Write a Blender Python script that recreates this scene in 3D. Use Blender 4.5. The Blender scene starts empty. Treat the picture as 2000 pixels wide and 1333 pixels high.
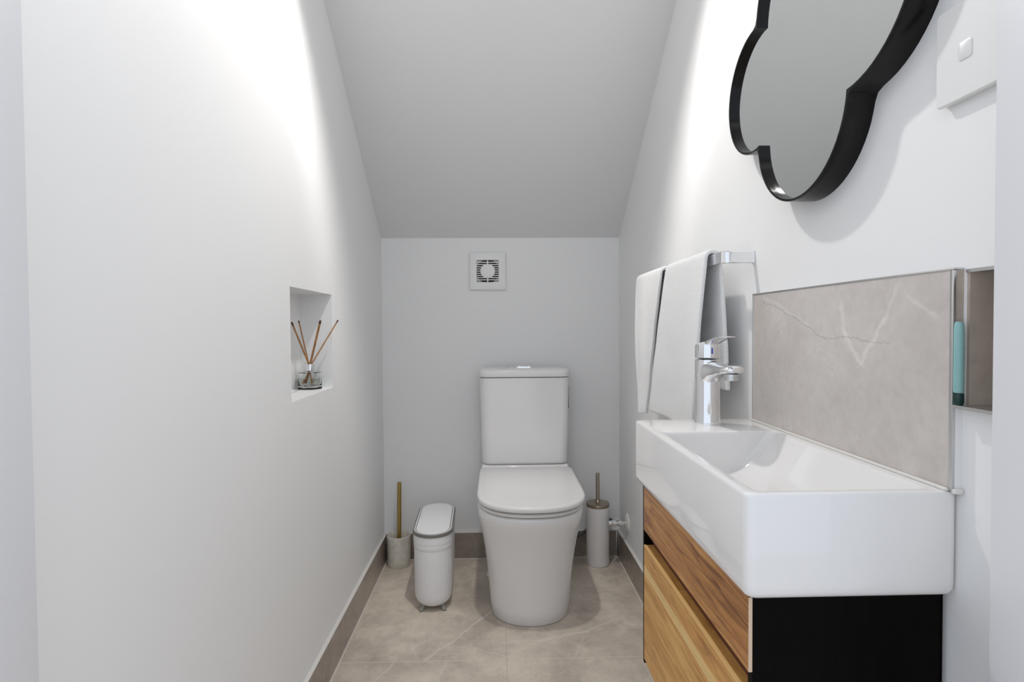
import bpy, bmesh, math, random
from mathutils import Vector, Matrix, noise
PI = math.pi
S = bpy.context.scene
C = S.collection

# ------------------------------------------------------------------ camera
CAM_H = 1.05
cam_d = bpy.data.cameras.new('camera'); cam = bpy.data.objects.new('camera', cam_d); C.objects.link(cam)
cam_d.sensor_width = 36.0; cam_d.lens = 36.0 * 1110.0 / 2000.0; cam_d.clip_start = 0.01
YAW, PITCH, ROLL = 0.02726, -0.02348, -0.00674
_f = Vector((math.sin(YAW) * math.cos(PITCH), math.cos(YAW) * math.cos(PITCH), math.sin(PITCH)))
_r0 = Vector((math.cos(YAW), -math.sin(YAW), 0)); _u0 = _r0.cross(_f)
_r = _r0 * math.cos(ROLL) + _u0 * math.sin(ROLL); _u = _r.cross(_f)
cam.matrix_world = Matrix(((_r.x, _u.x, -_f.x, 0), (_r.y, _u.y, -_f.y, 0), (_r.z, _u.z, -_f.z, CAM_H), (0, 0, 0, 1)))
S.camera = cam

# ------------------------------------------------------------------ world + view
S.view_settings.view_transform = 'Standard'; S.view_settings.look = 'None'
S.view_settings.exposure = 0.0; S.view_settings.gamma = 1.0; S.view_settings.use_curve_mapping = False
W = bpy.data.worlds.new('world'); S.world = W; W.use_nodes = True
W.node_tree.nodes['Background'].inputs[0].default_value = (0.82, 0.89, 1.0, 1)
W.node_tree.nodes['Background'].inputs[1].default_value = 1.10

XL, XR, YB, YF = -0.5155, 0.56, 2.58, 0.576
ZK, SL, ZC = 1.456, 0.722, 2.40             # knee height, slope of the ceiling, flat ceiling height
LY = 1.50; LZ = ZK + SL * (YB - LY)
LN = Vector((0, -SL, -1)).normalized()      # into the room, square to the sloping ceiling
LP = Vector((0.0, LY, LZ))
ld = bpy.data.lights.new('downlight_lamp', 'SPOT'); ld.energy = 50; ld.spot_size = math.radians(147); ld.spot_blend = 0.16
ld.shadow_soft_size = 0.028; ld.color = (1.0, 0.972, 0.94)
lamp = bpy.data.objects.new('lamp_light', ld); C.objects.link(lamp)
lamp.location = LP + LN * 0.012
# beam profile of the LED fitting over the cosine of the angle from its axis
ld.use_nodes = True
_lt = ld.node_tree; _em = _lt.nodes.get('Emission') or _lt.nodes.new('ShaderNodeEmission')
_tc = _lt.nodes.new('ShaderNodeTexCoord'); _sx = _lt.nodes.new('ShaderNodeSeparateXYZ'); _ab = _lt.nodes.new('ShaderNodeMath'); _ab.operation = 'ABSOLUTE'
_lt.links.new(_tc.outputs['Normal'], _sx.inputs[0]); _lt.links.new(_sx.outputs[2], _ab.inputs[0])
_pw = _lt.nodes.new('ShaderNodeValToRGB'); _e = _pw.color_ramp.elements
_pw.color_ramp.interpolation = 'B_SPLINE'
while len(_e) < 6: _e.new(0.5)
for _q, (_p, _v) in zip(_e, ((0.29, 0.02), (0.41, 0.20), (0.51, 0.90), (0.59, 1.05), (0.68, 0.62), (1.0, 0.56))): _q.position = _p; _q.color = (_v, _v, _v, 1)
_lt.links.new(_ab.outputs[0], _pw.inputs[0]); _lt.links.new(_pw.outputs[0], _em.inputs['Strength'])
lamp.rotation_euler = LN.to_track_quat('-Z', 'Y').to_euler()

# ------------------------------------------------------------------ node helpers
def mat(name, color=(0.8, 0.8, 0.8), rough=0.5, metal=0.0, **kw):
    m = bpy.data.materials.new(name); m.use_nodes = True
    b = m.node_tree.nodes['Principled BSDF']
    b.inputs['Base Color'].default_value = (*color, 1); b.inputs['Roughness'].default_value = rough
    b.inputs['Metallic'].default_value = metal
    for k, v in kw.items():
        b.inputs[k.replace('_', ' ')].default_value = v
    return m
class NT:
    def __init__(s, m):
        s.t = m.node_tree; s.b = s.t.nodes['Principled BSDF']
        tc = s.t.nodes.new('ShaderNodeTexCoord'); s.co = tc.outputs['Object']
        sp = s.t.nodes.new('ShaderNodeSeparateXYZ'); s.t.links.new(s.co, sp.inputs[0]); s.x, s.y, s.z = sp.outputs
    def n(s, ty, **kw):
        nd = s.t.nodes.new(ty)
        for k, v in kw.items(): setattr(nd, k, v)
        return nd
    def l(s, a, b): s.t.links.new(a, b)
    def math(s, op, a, b=None, c=None, clamp=False):
        nd = s.n('ShaderNodeMath', operation=op, use_clamp=clamp)
        for i, v in enumerate((a, b, c)):
            if v is None: continue
            if isinstance(v, (int, float)): nd.inputs[i].default_value = v
            else: s.l(v, nd.inputs[i])
        return nd.outputs[0]
    def noise(s, scale, detail=4, rough=0.55, vec=None, dist=0.0):
        nd = s.n('ShaderNodeTexNoise'); nd.inputs['Scale'].default_value = scale
        nd.inputs['Detail'].default_value = detail; nd.inputs['Roughness'].default_value = rough
        nd.inputs['Distortion'].default_value = dist
        s.l(vec if vec is not None else s.co, nd.inputs['Vector']); return nd.outputs[0]
    def vec(s, x, y, z):
        nd = s.n('ShaderNodeCombineXYZ')
        for i, v in enumerate((x, y, z)):
            if isinstance(v, (int, float)): nd.inputs[i].default_value = v
            else: s.l(v, nd.inputs[i])
        return nd.outputs[0]
    def ramp(s, fac, stops, interp='LINEAR'):
        nd = s.n('ShaderNodeValToRGB'); nd.color_ramp.interpolation = interp
        e = nd.color_ramp.elements
        while len(e) < len(stops): e.new(0.5)
        for q, (p, c) in zip(e, stops): q.position = p; q.color = (*c, 1)
        s.l(fac, nd.inputs[0]); return nd.outputs[0]
    def mix(s, fac, a, b, mode='MIX'):
        nd = s.n('ShaderNodeMixRGB', blend_type=mode)
        for i, v in enumerate((fac, a, b)):
            if isinstance(v, (int, float)): nd.inputs[i].default_value = v
            elif isinstance(v, tuple): nd.inputs[i].default_value = (*v, 1)
            else: s.l(v, nd.inputs[i])
        return nd.outputs[0]
    def color(s, o): s.l(o, s.b.inputs['Base Color'])
    def bump(s, h, strength=0.2, dist=0.002):
        nd = s.n('ShaderNodeBump'); nd.inputs['Strength'].default_value = strength; nd.inputs['Distance'].default_value = dist
        s.l(h, nd.inputs['Height']); s.l(nd.outputs[0], s.b.inputs['Normal'])
    def vein(s, a, b, p0, p1, w, wob):
        """soft line from p0 to p1 in the plane of coordinates a, b; wob = wobble value (about 0)"""
        dx, dy = p1[0] - p0[0], p1[1] - p0[1]; L = math.hypot(dx, dy); tx, ty = dx / L, dy / L
        ra = s.math('SUBTRACT', a, p0[0]); rb = s.math('SUBTRACT', b, p0[1])
        al = s.math('ADD', s.math('MULTIPLY', ra, tx), s.math('MULTIPLY', rb, ty))
        pr = s.math('ADD', s.math('MULTIPLY', ra, -ty), s.math('MULTIPLY', rb, tx))
        d = s.math('ABSOLUTE', s.math('ADD', pr, wob))
        v = s.math('SUBTRACT', 1.0, s.math('DIVIDE', d, w), clamp=True)
        over = s.math('MAXIMUM', s.math('SUBTRACT', 0.0, al), s.math('SUBTRACT', al, L))
        e = s.math('SUBTRACT', 1.0, s.math('DIVIDE', s.math('MAXIMUM', over, 0.0), w * 3), clamp=True)
        return s.math('MULTIPLY', v, e)

# ------------------------------------------------------------------ materials
M_wall = mat('white_wall_paint', (0.87, 0.87, 0.865), 0.62)
t = NT(M_wall); nz = t.noise(230, 3); t.bump(nz, 0.04, 0.0006)
t.color(t.ramp(t.noise(1.6, 2), [(0.3, (0.865, 0.867, 0.865)), (0.7, (0.88, 0.88, 0.878))]))
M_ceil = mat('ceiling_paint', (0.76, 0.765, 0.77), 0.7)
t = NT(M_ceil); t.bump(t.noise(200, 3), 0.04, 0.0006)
M_trimp = mat('cool_white_trim_paint', (0.76, 0.765, 0.785), 0.35)

def stone(name, lo, hi, veinc, rough, veins, plane, grout=None, vein_amt=0.5):
    m = mat(name, hi, rough); t = NT(m)
    big = t.noise(2.6, 8, 0.62, dist=0.6); med = t.noise(9, 6, 0.6, dist=0.4)
    med2 = t.noise(22, 6, 0.65, dist=0.8)
    f = t.math('ADD', t.math('ADD', t.math('MULTIPLY', big, 0.5), t.math('MULTIPLY', med, 0.3)), t.math('MULTIPLY', med2, 0.2))
    col = t.ramp(f, [(0.38, lo), (0.58, hi)])
    fine = t.noise(70, 4, 0.6)
    col = t.mix(0.22, col, t.ramp(fine, [(0.3, (0.30, 0.27, 0.24)), (0.7, (0.75, 0.71, 0.66))]), 'SOFT_LIGHT')
    vo = t.n('ShaderNodeTexVoronoi', feature='DISTANCE_TO_EDGE'); vo.inputs['Scale'].default_value = 2.3
    wob = t.n('ShaderNodeVectorMath', operation='ADD')
    nn = t.n('ShaderNodeTexNoise'); nn.inputs['Scale'].default_value = 3.0; nn.inputs['Detail'].default_value = 6
    t.l(t.co, nn.inputs['Vector']); sc = t.n('ShaderNodeVectorMath', operation='SCALE'); sc.inputs['Scale'].default_value = 0.55
    t.l(nn.outputs[1], sc.inputs[0]); t.l(t.co, wob.inputs[0]); t.l(sc.outputs[0], wob.inputs[1]); t.l(wob.outputs[0], vo.inputs['Vector'])
    thin = t.math('SUBTRACT', 1.0, t.math('DIVIDE', vo.outputs['Distance'], 0.012), clamp=True)
    mask = t.ramp(t.noise(2.0, 2), [(0.48, (0, 0, 0)), (0.62, (1, 1, 1))])
    amt = t.math('MULTIPLY', t.math('MULTIPLY', thin, mask), vein_amt)
    col = t.mix(amt, col, veinc)
    A, B = {'xy': (t.x, t.y), 'yz': (t.y, t.z)}[plane]
    wb = t.math('MULTIPLY', t.math('SUBTRACT', t.noise(14, 5, 0.7), 0.5), 0.035)
    for (p0, p1, w, a, c) in veins:
        v = t.math('MULTIPLY', t.vein(A, B, p0, p1, w, wb), a)
        col = t.mix(v, col, c)
    if grout:
        for axis, v, w, lim, gc in grout:
            d = t.math('ABSOLUTE', t.math('SUBTRACT', A if axis == 0 else B, v))
            g = t.math('LESS_THAN', d, w)
            if lim: g = t.math('MULTIPLY', g, t.math('LESS_THAN', B if axis == 0 else A, lim))
            col = t.mix(t.math('MULTIPLY', g, 0.75), col, gc)
    t.color(col); t.bump(fine, 0.05, 0.0008)
    t.l(t.math('ADD', rough - 0.04, t.math('MULTIPLY', med, 0.1)), t.b.inputs['Roughness'])
    return m
V1 = (0.82, 0.75, 0.66); G1 = (0.80, 0.74, 0.65)
M_floor = stone('beige_stone_floor_tile', (0.48, 0.415, 0.35), (0.80, 0.71, 0.60), V1, 0.42, [
    ((-0.23, 1.785), (-0.165, 1.87), 0.006, 0.75, V1), ((-0.165, 1.87), (-0.115, 1.95), 0.009, 0.6, V1),
    ((-0.115, 1.95), (-0.03, 2.08), 0.006, 0.75, V1),
    ((0.02, 1.87), (0.16, 1.885), 0.008, 0.7, V1), ((0.16, 1.885), (0.30, 1.93), 0.007, 0.75, V1), ((0.30, 1.93), (0.45, 2.02), 0.008, 0.5, V1),
    ((-0.26, 1.80), (-0.30, 1.90), 0.004, 0.5, V1), ((-0.08, 1.84), (0.02, 1.79), 0.006, 0.5, V1),
    ((0.24, 1.78), (0.29, 1.90), 0.004, 0.4, V1), ((-0.40, 1.60), (-0.33, 1.77), 0.006, 0.5, V1), ((-0.2, 1.58), (-0.17, 1.77), 0.008, 0.4, V1),
    ], 'xy', [(1, 1.774, 0.0016, None, G1), (1, 2.511, 0.0012, None, G1), (1, 1.037, 0.0016, None, G1), (1, 0.30, 0.0016, None, G1),
              (0, 0.025, 0.0010, 1.86, G1), (0, 0.025, 0.0008, None, (0.45, 0.4, 0.35))])
M_skirt = stone('skirting_stone_tile', (0.24, 0.195, 0.168), (0.37, 0.315, 0.27), (0.50, 0.45, 0.40), 0.14, [], 'yz', vein_amt=0.35)
V2 = (0.78, 0.75, 0.72)
M_splash = stone('splashback_stone_tile', (0.53, 0.49, 0.46), (0.64, 0.60, 0.57), V2, 0.25, [
    ((0.893, 1.08), (0.885, 1.035), 0.006, 0.65, V2), ((0.885, 1.035), (0.84, 0.995), 0.006, 0.7, V2),
    ((0.84, 0.995), (0.79, 1.055), 0.006, 0.65, V2), ((0.79, 1.055), (0.765, 1.10), 0.005, 0.45, V2),
    ((1.155, 1.105), (0.935, 1.028), 0.0015, 0.7, (0.33, 0.31, 0.29)), ((0.935, 1.028), (0.78, 1.025), 0.0013, 0.6, (0.33, 0.31, 0.29)),
    ((1.15, 1.112), (0.98, 1.048), 0.003, 0.5, V2), ((0.74, 1.09), (0.70, 1.06), 0.005, 0.4, V2),
    ], 'yz', vein_amt=0.25)
M_lining = stone('recess_stone_tile', (0.42, 0.355, 0.305), (0.56, 0.49, 0.42), (0.62, 0.56, 0.49), 0.35, [], 'yz')
M_caulk = mat('pale_grout', (0.80, 0.75, 0.67), 0.6)
M_white = mat('white_sealant', (0.80, 0.78, 0.74), 0.4)
M_cer = mat('glazed_white_ceramic', (0.86, 0.845, 0.83), 0.07, Coat_Weight=0.3, Coat_Roughness=0.03)
M_toilet = mat('toilet_ceramic', (0.88, 0.865, 0.86), 0.10)
M_seat = mat('toilet_seat_plastic', (0.84, 0.825, 0.815), 0.22)
M_dark = mat('dark_gap', (0.02, 0.02, 0.02), 0.6)
M_chrome = mat('polished_chrome', (0.86, 0.87, 0.88), 0.06, 1.0)
M_satin = mat('brushed_metal_trim', (0.62, 0.62, 0.62), 0.28, 1.0)
M_mirror = mat('mirror_glass', (0.80, 0.82, 0.82), 0.01, 1.0)
M_black = mat('black_lacquered_frame', (0.0015, 0.001, 0.001), 0.16, Specular_IOR_Level=0.3)
M_vblack = mat('matte_black_cabinet', (0.003, 0.003, 0.003), 0.5, Specular_IOR_Level=0.06)
t = NT(M_vblack); gv = t.noise(30, 4, 0.6, t.vec(t.math('MULTIPLY', t.x, 4), t.math('MULTIPLY', t.y, 4), t.math('MULTIPLY', t.z, 0.2)))
t.bump(gv, 0.08, 0.0008); t.color(t.ramp(gv, [(0.3, (0.002, 0.0015, 0.0015)), (0.8, (0.004, 0.003, 0.003))]))
M_binw = mat('white_bin_plastic', (0.87, 0.865, 0.87), 0.38)
M_bing = mat('grey_bin_ring', (0.20, 0.19, 0.18), 0.4)
M_binf = mat('grey_bin_foot', (0.30, 0.29, 0.26), 0.5)
M_brass = mat('brushed_brass', (0.50, 0.36, 0.13), 0.32, 1.0)
M_bronze = mat('brushed_bronze', (0.40, 0.34, 0.27), 0.30, 1.0)
M_brushw = mat('white_brush_holder', (0.82, 0.80, 0.79), 0.35)
M_marb = mat('cream_marble_resin', (0.74, 0.70, 0.63), 0.35)
t = NT(M_marb); mb = t.noise(24, 5, 0.6, dist=1.2)
t.color(t.ramp(mb, [(0.35, (0.60, 0.56, 0.49)), (0.5, (0.74, 0.70, 0.62)), (0.62, (0.80, 0.77, 0.70))])); t.bump(mb, 0.25, 0.004)
M_plast = mat('white_plastic', (0.80, 0.80, 0.79), 0.35)
M_fan = mat('fan_plastic', (0.88, 0.88, 0.87), 0.4)
M_hose = mat('braided_grey_hose', (0.10, 0.10, 0.10), 0.4, 0.6)
M_glass = mat('clear_bottle_glass', (0.98, 1.0, 0.99), 0.01, Transmission_Weight=1.0, IOR=1.25)
M_liq = mat('clear_scent_liquid', (0.98, 0.98, 0.93), 0.0, Transmission_Weight=1.0, IOR=1.15)
M_teal = mat('teal_tinted_plastic', (0.27, 0.50, 0.50), 0.2)
M_tealc = mat('dark_green_cap', (0.003, 0.035, 0.028), 0.3)
M_blue = mat('blue_marker', (0.02, 0.06, 0.5), 0.3)
M_reed = mat('rattan_reed', (0.42, 0.20, 0.07), 0.6)
t = NT(M_reed); t.color(t.ramp(t.noise(60, 3, 0.6, t.vec(t.x, t.y, t.math('MULTIPLY', t.z, 0.15))), [(0.3, (0.30, 0.125, 0.04)), (0.7, (0.52, 0.27, 0.10))]))
M_tip = mat('dark_reed_tip', (0.07, 0.025, 0.015), 0.6)
M_towel = mat('white_terry_cloth', (0.92, 0.92, 0.92), 0.95, Sheen_Weight=0.3)
t = NT(M_towel)
wv = t.n('ShaderNodeTexWave', wave_type='BANDS', bands_direction='Z'); wv.inputs['Scale'].default_value = 95; wv.inputs['Distortion'].default_value = 1.2
t.l(t.co, wv.inputs['Vector'])
hh = t.math('ADD', t.math('MULTIPLY', wv.outputs['Fac'], 0.22), t.noise(520, 3, 0.7)); t.bump(hh, 0.65, 0.0025)

def wood(name, c0, c1, c2, staves):
    m = mat(name, c1, 0.42); t = NT(m)
    zz = t.math('MULTIPLY', t.z, 1.0)
    if staves:
        idx = t.math('FLOOR', t.math('DIVIDE', t.z, 0.052)); wn = t.n('ShaderNodeTexWhiteNoise', noise_dimensions='1D'); t.l(idx, wn.inputs['W'])
        off = t.math('MULTIPLY', wn.outputs[0], 7.0)
    else: off = 0.0
    v = t.vec(t.math('MULTIPLY', t.x, 3.0), t.math('ADD', t.math('MULTIPLY', t.y, 0.55), off), t.math('MULTIPLY', t.z, 5.0))
    wig = t.noise(2.2, 3, 0.5, v)
    gr = t.n('ShaderNodeTexNoise'); gr.inputs['Scale'].default_value = 9.0; gr.inputs['Detail'].default_value = 8; gr.inputs['Roughness'].default_value = 0.62
    gr.inputs['Distortion'].default_value = 0.8
    v2 = t.vec(t.math('MULTIPLY', t.x, 3.0), t.math('ADD', t.math('MULTIPLY', t.y, 0.45), off), t.math('ADD', t.math('MULTIPLY', t.z, 6.0), t.math('MULTIPLY', wig, 0.7)))
    t.l(v2, gr.inputs['Vector'])
    rings = t.math('FRACT', t.math('MULTIPLY', wig, 9.0))
    ring = t.math('MULTIPLY', t.math('POWER', rings, 3.0), 0.45 if not staves else 0.25)
    f = t.math('ADD', t.math('MULTIPLY', gr.outputs[0], 1.0), t.math('MULTIPLY', ring, -0.35))
    col = t.ramp(f, [(0.28, c0), (0.47, c1), (0.64, c2)])
    if staves:
        tone = t.ramp(wn.outputs[0], [(0.0, (0.82, 0.76, 0.70)), (1.0, (1.12, 1.08, 1.0))])
        col = t.mix(0.8, col, tone, 'MULTIPLY')
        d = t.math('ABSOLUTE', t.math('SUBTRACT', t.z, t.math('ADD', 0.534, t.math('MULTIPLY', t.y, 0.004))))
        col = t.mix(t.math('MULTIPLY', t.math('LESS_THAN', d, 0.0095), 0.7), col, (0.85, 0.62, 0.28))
    fine = t.noise(60, 3, 0.6, t.vec(t.math('MULTIPLY', t.x, 2), t.math('MULTIPLY', t.y, 0.5), t.math('MULTIPLY', t.z, 6)))
    col = t.mix(0.25, col, t.ramp(fine, [(0.35, (0.35, 0.25, 0.16)), (0.6, (0.9, 0.8, 0.65))]), 'SOFT_LIGHT')
    t.color(col); t.bump(fine, 0.06, 0.0006)
    return m
M_wood1 = wood('warm_brown_oak', (0.19, 0.070, 0.018), (0.42, 0.185, 0.052), (0.58, 0.30, 0.10), False)
M_wood2 = wood('honey_oak_staves', (0.34, 0.150, 0.040), (0.60, 0.315, 0.090), (0.74, 0.44, 0.155), True)
M_edge = mat('pale_wood_edge', (0.70, 0.52, 0.38), 0.5)
M_chan = mat('dark_red_channel', (0.12, 0.035, 0.02), 0.5)

# ------------------------------------------------------------------ mesh helpers
def obj(name, bm, m, parent=None, smooth=True, angle=35):
    bmesh.ops.recalc_face_normals(bm, faces=bm.faces)
    me = bpy.data.meshes.new(name); bm.to_mesh(me); bm.free()
    for mm in (m if isinstance(m, (list, tuple)) else [m]): me.materials.append(mm)
    if smooth:
        me.shade_smooth() if hasattr(me, 'shade_smooth') else None
        me.set_sharp_from_angle(angle=math.radians(angle))
    o = bpy.data.objects.new(name, me); C.objects.link(o)
    if parent is not None:
        o.parent = parent; o.matrix_parent_inverse = Matrix.Translation(-Vector(parent.location))
    return o
def thing(name, label, cat, loc, group=None):
    o = bpy.data.objects.new(name, None); C.objects.link(o); o.location = loc; o.empty_display_size = 0.05
    o['label'] = label; o['category'] = cat
    if group: o['group'] = group
    return o
def tag(o, label, cat, group=None):
    o['label'] = label; o['category'] = cat
    if group: o['group'] = group
    return o
def struct(name, bm, m, parent=None, **kw):
    o = obj(name, bm, m, parent, **kw)
    if parent is None: o['kind'] = 'structure'
    return o
def box(bm, x0, x1, y0, y1, z0, z1, bev=0.0, seg=3, mi=0):
    vs = [bm.verts.new((x, y, z)) for x in (x0, x1) for y in (y0, y1) for z in (z0, z1)]
    fs = [bm.faces.new([vs[i] for i in f]) for f in ((0, 1, 3, 2), (4, 6, 7, 5), (0, 4, 5, 1), (2, 3, 7, 6), (0, 2, 6, 4), (1, 5, 7, 3))]
    for f in fs: f.material_index = mi
    if bev > 0:
        es = list({e for f in fs for e in f.edges})
        r = bmesh.ops.bevel(bm, geom=es, offset=bev, segments=seg, profile=0.5, affect='EDGES')
        for f in r['faces']: f.material_index = mi
    return vs
def loft(bm, rings, cap0=True, cap1=True, closed=True, mi=0):
    rv = [[bm.verts.new(p) for p in r] for r in rings]; n = len(rv[0])
    for a, b in zip(rv[:-1], rv[1:]):
        for i in range(n if closed else n - 1):
            j = (i + 1) % n
            f = bm.faces.new((a[i], a[j], b[j], b[i])); f.material_index = mi
    if cap0: bm.faces.new(rv[0][::-1]).material_index = mi
    if cap1: bm.faces.new(rv[-1]).material_index = mi
    return rv
def circ(cx, cy, z, r, n=48, ry=None):
    return [Vector((cx + r * math.cos(2 * PI * i / n), cy + (ry or r) * math.sin(2 * PI * i / n), z)) for i in range(n)]
def lathe(bm, cx, cy, prof, n=56, cap0=True, cap1=True, mi=0):
    return loft(bm, [circ(cx, cy, z, max(r, 1e-5), n) for r, z in prof], cap0, cap1, mi=mi)
def tube(bm, pts, r, n=12, caps=True, mi=0):
    pts = [Vector(p) for p in pts]; rings = []
    up = Vector((0, 0, 1))
    for i, p in enumerate(pts):
        d = (pts[min(i + 1, len(pts) - 1)] - pts[max(i - 1, 0)]).normalized()
        a = d.cross(up)
        if a.length < 1e-3: a = d.cross(Vector((0, 1, 0)))
        a.normalize(); b = d.cross(a); rr = r[i] if isinstance(r, (list, tuple)) else r
        rings.append([p + (a * math.cos(2 * PI * k / n) + b * math.sin(2 * PI * k / n)) * rr for k in range(n)])
    return loft(bm, rings, caps, caps, mi=mi)
def stadium(cx, cy, hw, hl, z, n=96):
    """rounded slot, long axis y; n per whole outline; even arc spacing"""
    st = hl - hw; per = 4 * st + 2 * PI * hw; out = []
    for i in range(n):
        s = per * i / n
        if s < 2 * st: x, y = hw, -st + s
        elif s < 2 * st + PI * hw: a = (s - 2 * st) / hw; x, y = hw * math.cos(a), st + hw * math.sin(a)
        elif s < 4 * st + PI * hw: x, y = -hw, st - (s - 2 * st - PI * hw)
        else: a = (s - 4 * st - PI * hw) / hw; x, y = -hw * math.cos(a), -st - hw * math.sin(a)
        out.append(Vector((cx + x, cy + y, z)))
    return out
def rrect(cx, cy, hx, hy, r, z, k=8):
    out = []
    for (sx, sy, a0) in ((1, 1, 0), (-1, 1, PI / 2), (-1, -1, PI), (1, -1, 1.5 * PI)):
        for i in range(k + 1):
            a = a0 + PI / 2 * i / k
            out.append(Vector((cx + sx * (hx - r) + r * math.cos(a), cy + sy * (hy - r) + r * math.sin(a), z)))
    return out
def bez(p0, p1, p2, p3, n=16):
    p0, p1, p2, p3 = map(Vector, (p0, p1, p2, p3))
    return [p0 * (1 - t) ** 3 + p1 * 3 * t * (1 - t) ** 2 + p2 * 3 * t * t * (1 - t) + p3 * t ** 3 for t in [i / n for i in range(n + 1)]]

# ------------------------------------------------------------------ room shell
TW = 0.14
bm = bmesh.new(); box(bm, -1.6, 1.6, -1.6, YB, -0.06, 0.0); struct('floor', bm, M_floor, smooth=False)
bm = bmesh.new(); box(bm, XL - TW, XR + TW, YB, YB + TW, 0, ZK + 0.12); struct('wall_back', bm, M_wall, smooth=False)
# left wall with its niche
NY0, NY1, NZ0, NZ1, ND = 1.438, 1.800, 0.866, 1.157, 0.100
def wall_with_hole(name, xin, sgn, y0, y1, hy0, hy1, hz0, hz1, dep, H=2.52):
    """wall whose room face is x = xin; sgn = +1 when the wall body lies toward +x"""
    bm = bmesh.new()
    xo = xin + sgn * TW
    ys = [y0, hy0, hy1, y1]; zs = [0, hz0, hz1, H]
    def V(x, y, z): return bm.verts.new((x, y, z))
    fr = [[V(xin, y, z) for z in zs] for y in ys]; bk = [[V(xo, y, z) for z in zs] for y in ys]
    for i in range(3):
        for j in range(3):
            if not (i == 1 and j == 1): bm.faces.new((fr[i][j], fr[i + 1][j], fr[i + 1][j + 1], fr[i][j + 1]))
            bm.faces.new((bk[i][j], bk[i][j + 1], bk[i + 1][j + 1], bk[i + 1][j]))
    for i in range(3):
        bm.faces.new((fr[i][0], bk[i][0], bk[i + 1][0], fr[i + 1][0])); bm.faces.new((fr[i][3], fr[i + 1][3], bk[i + 1][3], bk[i][3]))
        bm.faces.new((fr[0][i], fr[0][i + 1], bk[0][i + 1], bk[0][i])); bm.faces.new((fr[3][i], bk[3][i], bk[3][i + 1], fr[3][i + 1]))
    xd = xin + sgn * dep
    a = [fr[1][1], fr[2][1], fr[2][2], fr[1][2]]; b = [V(xd, y, z) for y, z in ((hy0, hz0), (hy1, hz0), (hy1, hz1), (hy0, hz1))]
    for i in range(4): bm.faces.new((a[i], a[(i + 1) % 4], b[(i + 1) % 4], b[i]))
    bm.faces.new(b)
    return struct(name, bm, M_wall, smooth=False)
wall_with_hole('wall_left', XL, -1, YF, YB, NY0, NY1, NZ0, NZ1, ND)
RY0, RY1, RZ0, RZ1, RD = 0.585, 0.663, 0.9505, 1.116, 0.09
wr = wall_with_hole('wall_right', XR, 1, YF, YB, RY0, RY1, RZ0, RZ1, RD)
bm = bmesh.new()                                            # stone lining of the small recess
box(bm, XR + 0.001, XR + RD, RY1 - 0.004, RY1, RZ0 + 0.004, RZ1 - 0.004)
box(bm, XR + RD - 0.004, XR + RD, RY0, RY1 - 0.004, RZ0 + 0.004, RZ1 - 0.004)
obj('recess_lining', bm, M_lining, wr, smooth=False)
bm = bmesh.new(); box(bm, XR - 0.0165, XR + RD, RY0, RY1, RZ0, RZ0 + 0.004); box(bm, XR - 0.001, XR + RD, RY0, RY1, RZ1 - 0.004, RZ1)
obj('recess_edge_strip', bm, M_satin, wr, smooth=False)
# sloping ceiling + flat ceiling as one shell
yk = YB - (ZC - ZK) / SL
bm = bmesh.new()
prof = [(YB + TW, ZK - SL * TW), (yk, ZC), (YF - 0.12, ZC), (YF - 0.12, ZC + 0.14), (yk + 0.05, ZC + 0.14), (YB + TW, ZK - SL * TW + 0.2)]
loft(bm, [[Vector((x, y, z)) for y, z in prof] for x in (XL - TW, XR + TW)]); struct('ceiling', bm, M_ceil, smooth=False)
# front wall with the doorway the photograph is taken through
DX0, DX1, DZ = -0.463, 0.5165, 2.05
bm = bmesh.new()
box(bm, -1.6, DX0 - 0.02, YF - 0.12, YF, 0, 2.54); box(bm, DX1 + 0.02, 1.6, YF - 0.12, YF, 0, 2.54); box(bm, DX0 - 0.02, DX1 + 0.02, YF - 0.12, YF, DZ + 0.02, 2.54)
struct('wall_front', bm, M_wall, smooth=False)
bm = bmesh.new(); box(bm, DX0 - 0.02, DX0, YF - 0.122, YF + 0.002, 0, DZ + 0.02, 0.0015, 2); struct('trim_1', bm, M_trimp)
bm = bmesh.new(); box(bm, DX1, DX1 + 0.02, YF - 0.122, YF + 0.002, 0, DZ + 0.02, 0.0015, 2); struct('trim_2', bm, M_trimp)
bm = bmesh.new(); box(bm, DX0, DX1, YF - 0.122, YF + 0.002, DZ, DZ + 0.02, 0.0015, 2); struct('trim_3', bm, M_trimp)
# skirting tiles
BH, BT = 0.117, 0.0125
def skirt(name, x0, x1, y0, y1, cap, grt):
    bm = bmesh.new(); box(bm, x0, x1, y0, y1, 0.0, BH); o = struct(name, bm, M_skirt, smooth=False)
    bm = bmesh.new(); box(bm, *cap, BH, BH + 0.004, 0.001, 2); obj('top_bead', bm, M_white, o)
    bm = bmesh.new(); box(bm, *grt, 0.0, 0.0018); obj('grout_line', bm, M_caulk, o, smooth=False)
    return o
skirt('baseboard_left', XL, XL + BT, YF, YB, (XL, XL + BT, YF, YB - BT), (XL + BT, XL + BT + 0.0045, YF, YB - BT))
skirt('baseboard_right', XR - BT, XR, YF, YB, (XR - BT, XR, YF, YB - BT), (XR - BT - 0.0045, XR - BT, YF, YB - BT))
bb = skirt('baseboard_back', XL + BT, XR - BT, YB - BT, YB, (XL, XR, YB - BT, YB), (XL + BT, XR - BT, YB - BT - 0.005, YB - BT))
bm = bmesh.new(); box(bm, XR - BT - 0.006, XR - BT - 0.001, YB - BT - 0.003, YB - BT, 0.002, BH, 0.001, 2); obj('corner_bead', bm, M_satin, bb)

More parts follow.
